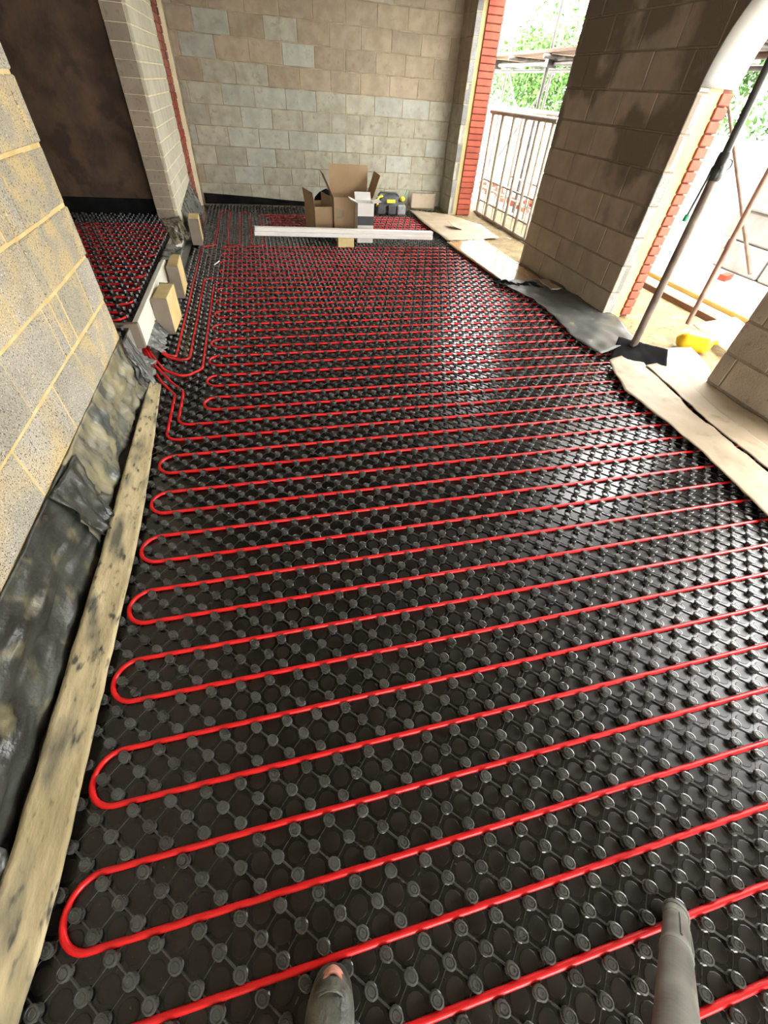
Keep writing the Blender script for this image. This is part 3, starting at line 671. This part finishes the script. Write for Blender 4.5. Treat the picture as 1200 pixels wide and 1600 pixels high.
# ------------------------------------------------------------------ outside
# steel mesh barrier in the far opening
def barrier(x, y0, y1, z0, z1, nv, label, tilt):
    r = empty('steel_barrier', (x, (y0+y1)/2, z0)); h = z1-z0; l = (y1-y0)/2
    MB().tube([(tilt, -l, h), (tilt, l, h)], .03, 12).build('top_rail', 'steel_pale', r)
    MB().tube([(0, -l, .03), (0, l, .03)], .026, 12).build('bottom_rail', 'steel_pale', r)
    for f in (.16, .38):
        MB().tube([(tilt*f+.03, -l, h*f), (tilt*f+.03, l, h*f)], .014, 8).build('mid_rail', 'steel_pale', r)
    for i in range(nv):
        y = -l+2*l*(i+.25)/(nv-.5)
        MB().tube([(0, y, .03), (tilt, y, h)], .026, 10).build('upright', 'steel_pale', r)
    for i in range(nv-1):
        y = -l+2*l*(i+.75)/(nv-.5)
        MB().tube([(.03, y, .03), (.03+tilt*.38, y, h*.38)], .008, 6).build('short_bar', 'steel_pale', r)
    tag(r, label, 'barrier')
barrier(3.80, 6.36, 8.42, .035, 1.36, 6, 'grey steel barrier with upright bars just outside the far opening', -.02)
barrier(4.45, 5.2, 10.4, .035, 1.40, 7, 'second steel barrier standing behind the first, outside the far opening', -.02)
# scaffold
sc = empty('scaffold', (5.1, 8, .03))
def sct(a_, b_, nm='scaffold_tube', r=.026, m='steel'):
    MB().tube([(a_[0]-5.1, a_[1]-8, a_[2]-.03), (b_[0]-5.1, b_[1]-8, b_[2]-.03)], r, 10).build(nm, m, sc)
for x in (4.55, 5.75):
    for y in (6.25, 8.4, 10.4, 12.4, 15.0): sct((x, y, .03), (x+.01, y, 4.2), 'standard')
for x in (4.62, 5.68):
    for z in (1.93, 3.1): sct((x, 4.4, z), (x, 15.2, z), 'ledger')
for y in (4.7, 5.9, 7.1, 8.3, 9.5, 10.7, 11.9, 13.1, 14.4): sct((4.4, y, 1.99), (5.9, y, 1.99), 'transom')
for y0, y1 in ((10.4, 12.4), (12.4, 10.4)): sct((5.82, y0, .3), (5.82, y1, 1.9), 'brace', .022)
sct((5.82, 4.4, .2), (5.82, 6.25, 1.9), 'brace', .022, 'steel_rust')
for y in (8.4, 10.4, 12.4):
    MB().cbox(4.52-5.1, 4.68-5.1, y-.06-8, y+.06-8, 1.85, 1.96, .01).build('coupler', 'steel_black', sc)
tag(sc, 'galvanised scaffold seen beyond the far opening', 'scaffold')
for i in range(5):
    x = 4.50+.235*i
    tag(MB().cbox(x, x+.22, 4.3+.1*(i % 2), 15.2, 2.03, 2.07, .004).build('scaffold_board', 'timber' if i % 2 else 'timber_brown'),
        ('brown scaffold board on the lift nearest the house', 'second scaffold board out from the house', 'middle scaffold board of the lift', 'fourth scaffold board out from the house', 'outermost scaffold board of the lift')[i], 'board', 'scaffold boards')
# loose orange bricks outside the far opening
br = MB().cbox(-.1075, .1075, -.051, .051, -.0325, .0325, .004).mesh('brick'); br.materials.append(MT['brick'])
k = 0
for i in range(16):
    for j in range(random.choice((1, 2, 2, 3))):
        o = bpy.data.objects.new('loose_brick', br); COL.objects.link(o)
        o.location = (5.0+random.uniform(-.12, .12), 6.6+.30*i+random.uniform(-.03, .03), .064+.067*j); o.rotation_euler = (0, 0, PI/2+random.uniform(-.5, .5))
        tag(o, 'loose orange brick in the low row of bricks behind the steel barriers', 'brick', 'loose orange bricks')
o = bpy.data.objects.new('loose_brick', br); COL.objects.link(o); o.location = (5.9, 4.75, .064); o.rotation_euler = (0, 0, .4)
tag(o, 'single brown-red brick lying on pale ground seen between prop and pole', 'brick')
# timbers on the ground
tag(MB().cbox(4.40, 4.46, 2.6, 5.6, .03, .09, .004).build('timber_length', 'timber_brown'), 'brown timber length on the ground outside the arched opening', 'timber')
tag(MB().cbox(4.78, 4.84, 2.9, 6.2, .03, .09, .004).build('timber_length', 'timber_yellow'), 'yellow timber length on the ground beyond the brown one', 'timber')
tag(MB().cbox(4.50, 4.74, 2.7, 5.9, .03, .055, .004).build('white_board', 'white_plastic'), 'white board lying on the ground between the two timber lengths', 'board')
# jerrycan
jc = empty('jerrycan', (3.64, 2.86, .045), math.radians(-38))
def jf(u, v):
    th = 2*PI*u; e = .45; sx = math.copysign(abs(math.cos(th))**e, math.cos(th)); sy = math.copysign(abs(math.sin(th))**e, math.sin(th))
    t = min(1, (5.5*min(v, 1-v)+.0001))**.38
    return (-.15+.30*v, .085*sx*t, .075+.075*sy*t)
MB().grid(jf, 28, 16).build('can_body', 'yellow_can', jc)
MB().tube([(.145, .03, .09), (.18, .03, .09)], .024, 12).build('cap', 'yellow_can', jc)
MB().tube(fillet([(.02, .08, .08), (.03, .11, .08), (.12, .11, .08), (.13, .07, .08)], .02), .012, 8).build('handle', 'yellow_can', jc)
tag(jc, 'yellow plastic jerrycan lying on the sand beyond the cardboard', 'jerrycan')
slab('cardboard_sheet', 'cardboard', ([(3.98, 3.25), (3.80, 2.62)], [(4.26, 3.10), (4.05, 2.52)]), .10, .004, 'brown cardboard piece propped on the sand behind the jerrycan', 'cardboard', .004, 9, bend=lambda u, v: .12*v)
tag(MB().cbox(3.72, 3.84, 4.35, 4.52, .04, .13, .02).build('yellow_lump', 'yellow'), 'small yellow plastic scrap at the outer foot of the brick jamb', 'scrap')
# stacked pale blocks and garden wall
idx = 0
pos_words = {0: 'bottom', 1: 'second', 2: 'third', 3: 'top'}
for j in range(4):
    for i in range(3 if j < 3 else 2):
        y = 3.1+i*.78+.1*(j % 2)
        o = MB().cbox(6.3+.04*(j % 2), 7.1, y, y+.75, .035+.33*j, .035+.33*j+.32, .02).build('pale_block', 'white_block')
        tag(o, 'pale concrete block in the %s layer of the outdoor stack, %s from the prop' % (pos_words[j], ('furthest', 'second', 'nearest')[i]), 'block', 'pale outdoor blocks')
gw = MB().box(9.6, 9.8, -2, 34, .03, 1.25).build('garden_wall', 'white_block'); tag(gw, 'long pale garden wall behind the scaffold below the trees', 'wall')
def tree(x, y, h, r, seed, label, n=3000):
    rr = random.Random(seed); t = empty('tree', (x, y, .03))
    MB().tube([(0, 0, 0), (.1, .05, h*.35), (.05, .1, h*.62)], .1, 8, radii=[.14, .1, .05]).build('trunk', 'bark', t)
    b = MB()
    blobs = [(rr.uniform(-r*.6, r*.6), rr.uniform(-r*.6, r*.6), rr.uniform(h*.25, h*.85), rr.uniform(r*.35, r*.6)) for _ in range(9)]
    for _ in range(n):
        bx, by, bz, bl = rr.choice(blobs)
        d = Vector((rr.gauss(0, 1), rr.gauss(0, 1), rr.gauss(0, 1))).normalized()*bl*rr.random()**.4
        p = Vector((bx, by, bz))+d; s_ = rr.uniform(.05, .11)
        a_ = Vector((rr.gauss(0, 1), rr.gauss(0, 1), rr.gauss(0, 1))).normalized(); c_ = a_.cross(Vector((rr.gauss(0, 1), rr.gauss(0, 1), rr.gauss(0, 1)))).normalized()
        b.add([p-a_*s_, p+c_*s_*.45, p+a_*s_, p-c_*s_*.45], [(0, 1, 2, 3)])
    stuff(b.build('foliage', 'leaf', t)); tag(t, label, 'tree', 'trees beyond the garden wall')
tree(10.8, 25.6, 3.8, 2.1, 1, 'green leafy tree seen through the far opening beside the orange brick jamb', 6000)
tree(10.9, 20.2, 4.0, 2.3, 2, 'green leafy tree seen under the scaffold boards beside the damp-stained wall', 9000)
tree(11.4, 12.6, 4.0, 1.9, 3, 'green leafy tree seen through the arch beside the brick jamb', 7000)
tree(11.0, 8.2, 4.0, 1.9, 4, 'green leafy tree seen through the arch right of the steel prop', 7000)

# ------------------------------------------------------------------ boot and tube in the foreground
bt = empty('work_boot', (-.105, -.29, .022), math.radians(-15))
def bootf(u, v):   # v runs heel to toe, u round the section
    th = 2*PI*u; L_ = .30
    y = -.11+L_*v
    wv = .056*(1-max(0, (v-.70)/.30)**2.4)**.5 if v > .70 else .050+.006*math.sin(PI*v)
    if v < .1: wv = .043*(1-((.1-v)/.1)**2*.6)**.5
    if v >= 1: wv = .0
    hz = .062*(1-max(0, (v-.74)/.26)**3*.82) + .075*max(0, (.62-v)/.62)**1.3
    e = .75; sx = math.copysign(abs(math.cos(th))**e, math.cos(th)); sz = math.sin(th)
    z = .026+hz*max(0, sz)**.8 if sz >= 0 else .026+.004*sz
    return (wv*sx, y, z+.0015*noise.noise(Vector((th*3, v*14, 0))))
MB().grid(bootf, 36, 36).build('upper', 'boot', bt)
def solef(u, v):
    th = 2*PI*u
    pts_y = .04+.155*math.sin(th); wv = .050*(1 if abs(math.sin(th)) < .7 else 1)
    return (0, 0, 0)
sole = []
for i in range(36):
    th = 2*PI*i/36; s_ = math.sin(th); c_ = math.cos(th)
    sole.append((.060*math.copysign(abs(c_)**.7, c_), .040+.158*math.copysign(abs(s_)**.85, s_)))
MB().prism(sole, 0, .028).build('sole', 'boot_sole', bt)
MB().tube([(.045*math.cos(a_*PI/12), .112+.05*math.sin(a_*PI/12), .086-.03*abs(math.cos(a_*PI/12))**2) for a_ in range(1, 12)], .003, 6).build('toe_seam', 'boot', bt)
toe = MB().grid(lambda u, v: ((u-.5)*.052, .156+.041*math.cos((u-.5)*1.9)-.012+.010*v, .056-.024*v), 10, 5)
toe.build('worn_toe', 'boot_toe', bt, solid=.004)
MB().tube([(0, -.06, .10), (0, -.07, .20), (0, -.075, .27)], .05, 20, radii=[.05, .052, .055]).build('shaft', 'boot', bt)
tag(bt, 'scuffed dark work boot with a worn pink toe at the bottom edge', 'boot')

va = empty('vacuum_tube', (.845, -.228, .035))
A_ = Vector((0, 0, 0)); B_ = Vector((-.62, -.02, .86)); ax = B_.normalized()
MB().tube([A_+ax*t for t in (0, .004, .10, .45, 1.05)], .03, 20, radii=[.0245, .0265, .0275, .0292, .030]).build('tube', 'tube_grey', va)
MB().tube([A_+ax*t for t in (-.012, -.008, .012, .016)], .03, 20, radii=[.028, .031, .031, .0285]).build('end_collar', 'tube_grey', va)
MB().tube([A_+ax*t for t in (.085, .09, .094)], .03, 20, radii=[.0278, .0288, .0278]).build('joint_ring', 'tube_grey', va)
MB().tube([A_+ax*t for t in (.33, .336, .35, .356)], .03, 20, radii=[.0288, .0304, .0306, .0292]).build('joint_ring', 'tube_grey', va)
for sg in (-1, 1):
    sd_ = ax.cross(Vector((0, 0, 1))).normalized(); nn_ = sd_.cross(ax).normalized()
    MB().tube([A_+ax*t+sd_*(sg*.017)+nn_*q for t, q in ((.11, .0215), (.2, .0235), (.31, .0245))], .0022, 6).build('moulded_rib', 'tube_grey', va)
tag(va, 'grey scuffed plastic tube reaching down to the floor at lower right', 'tube')
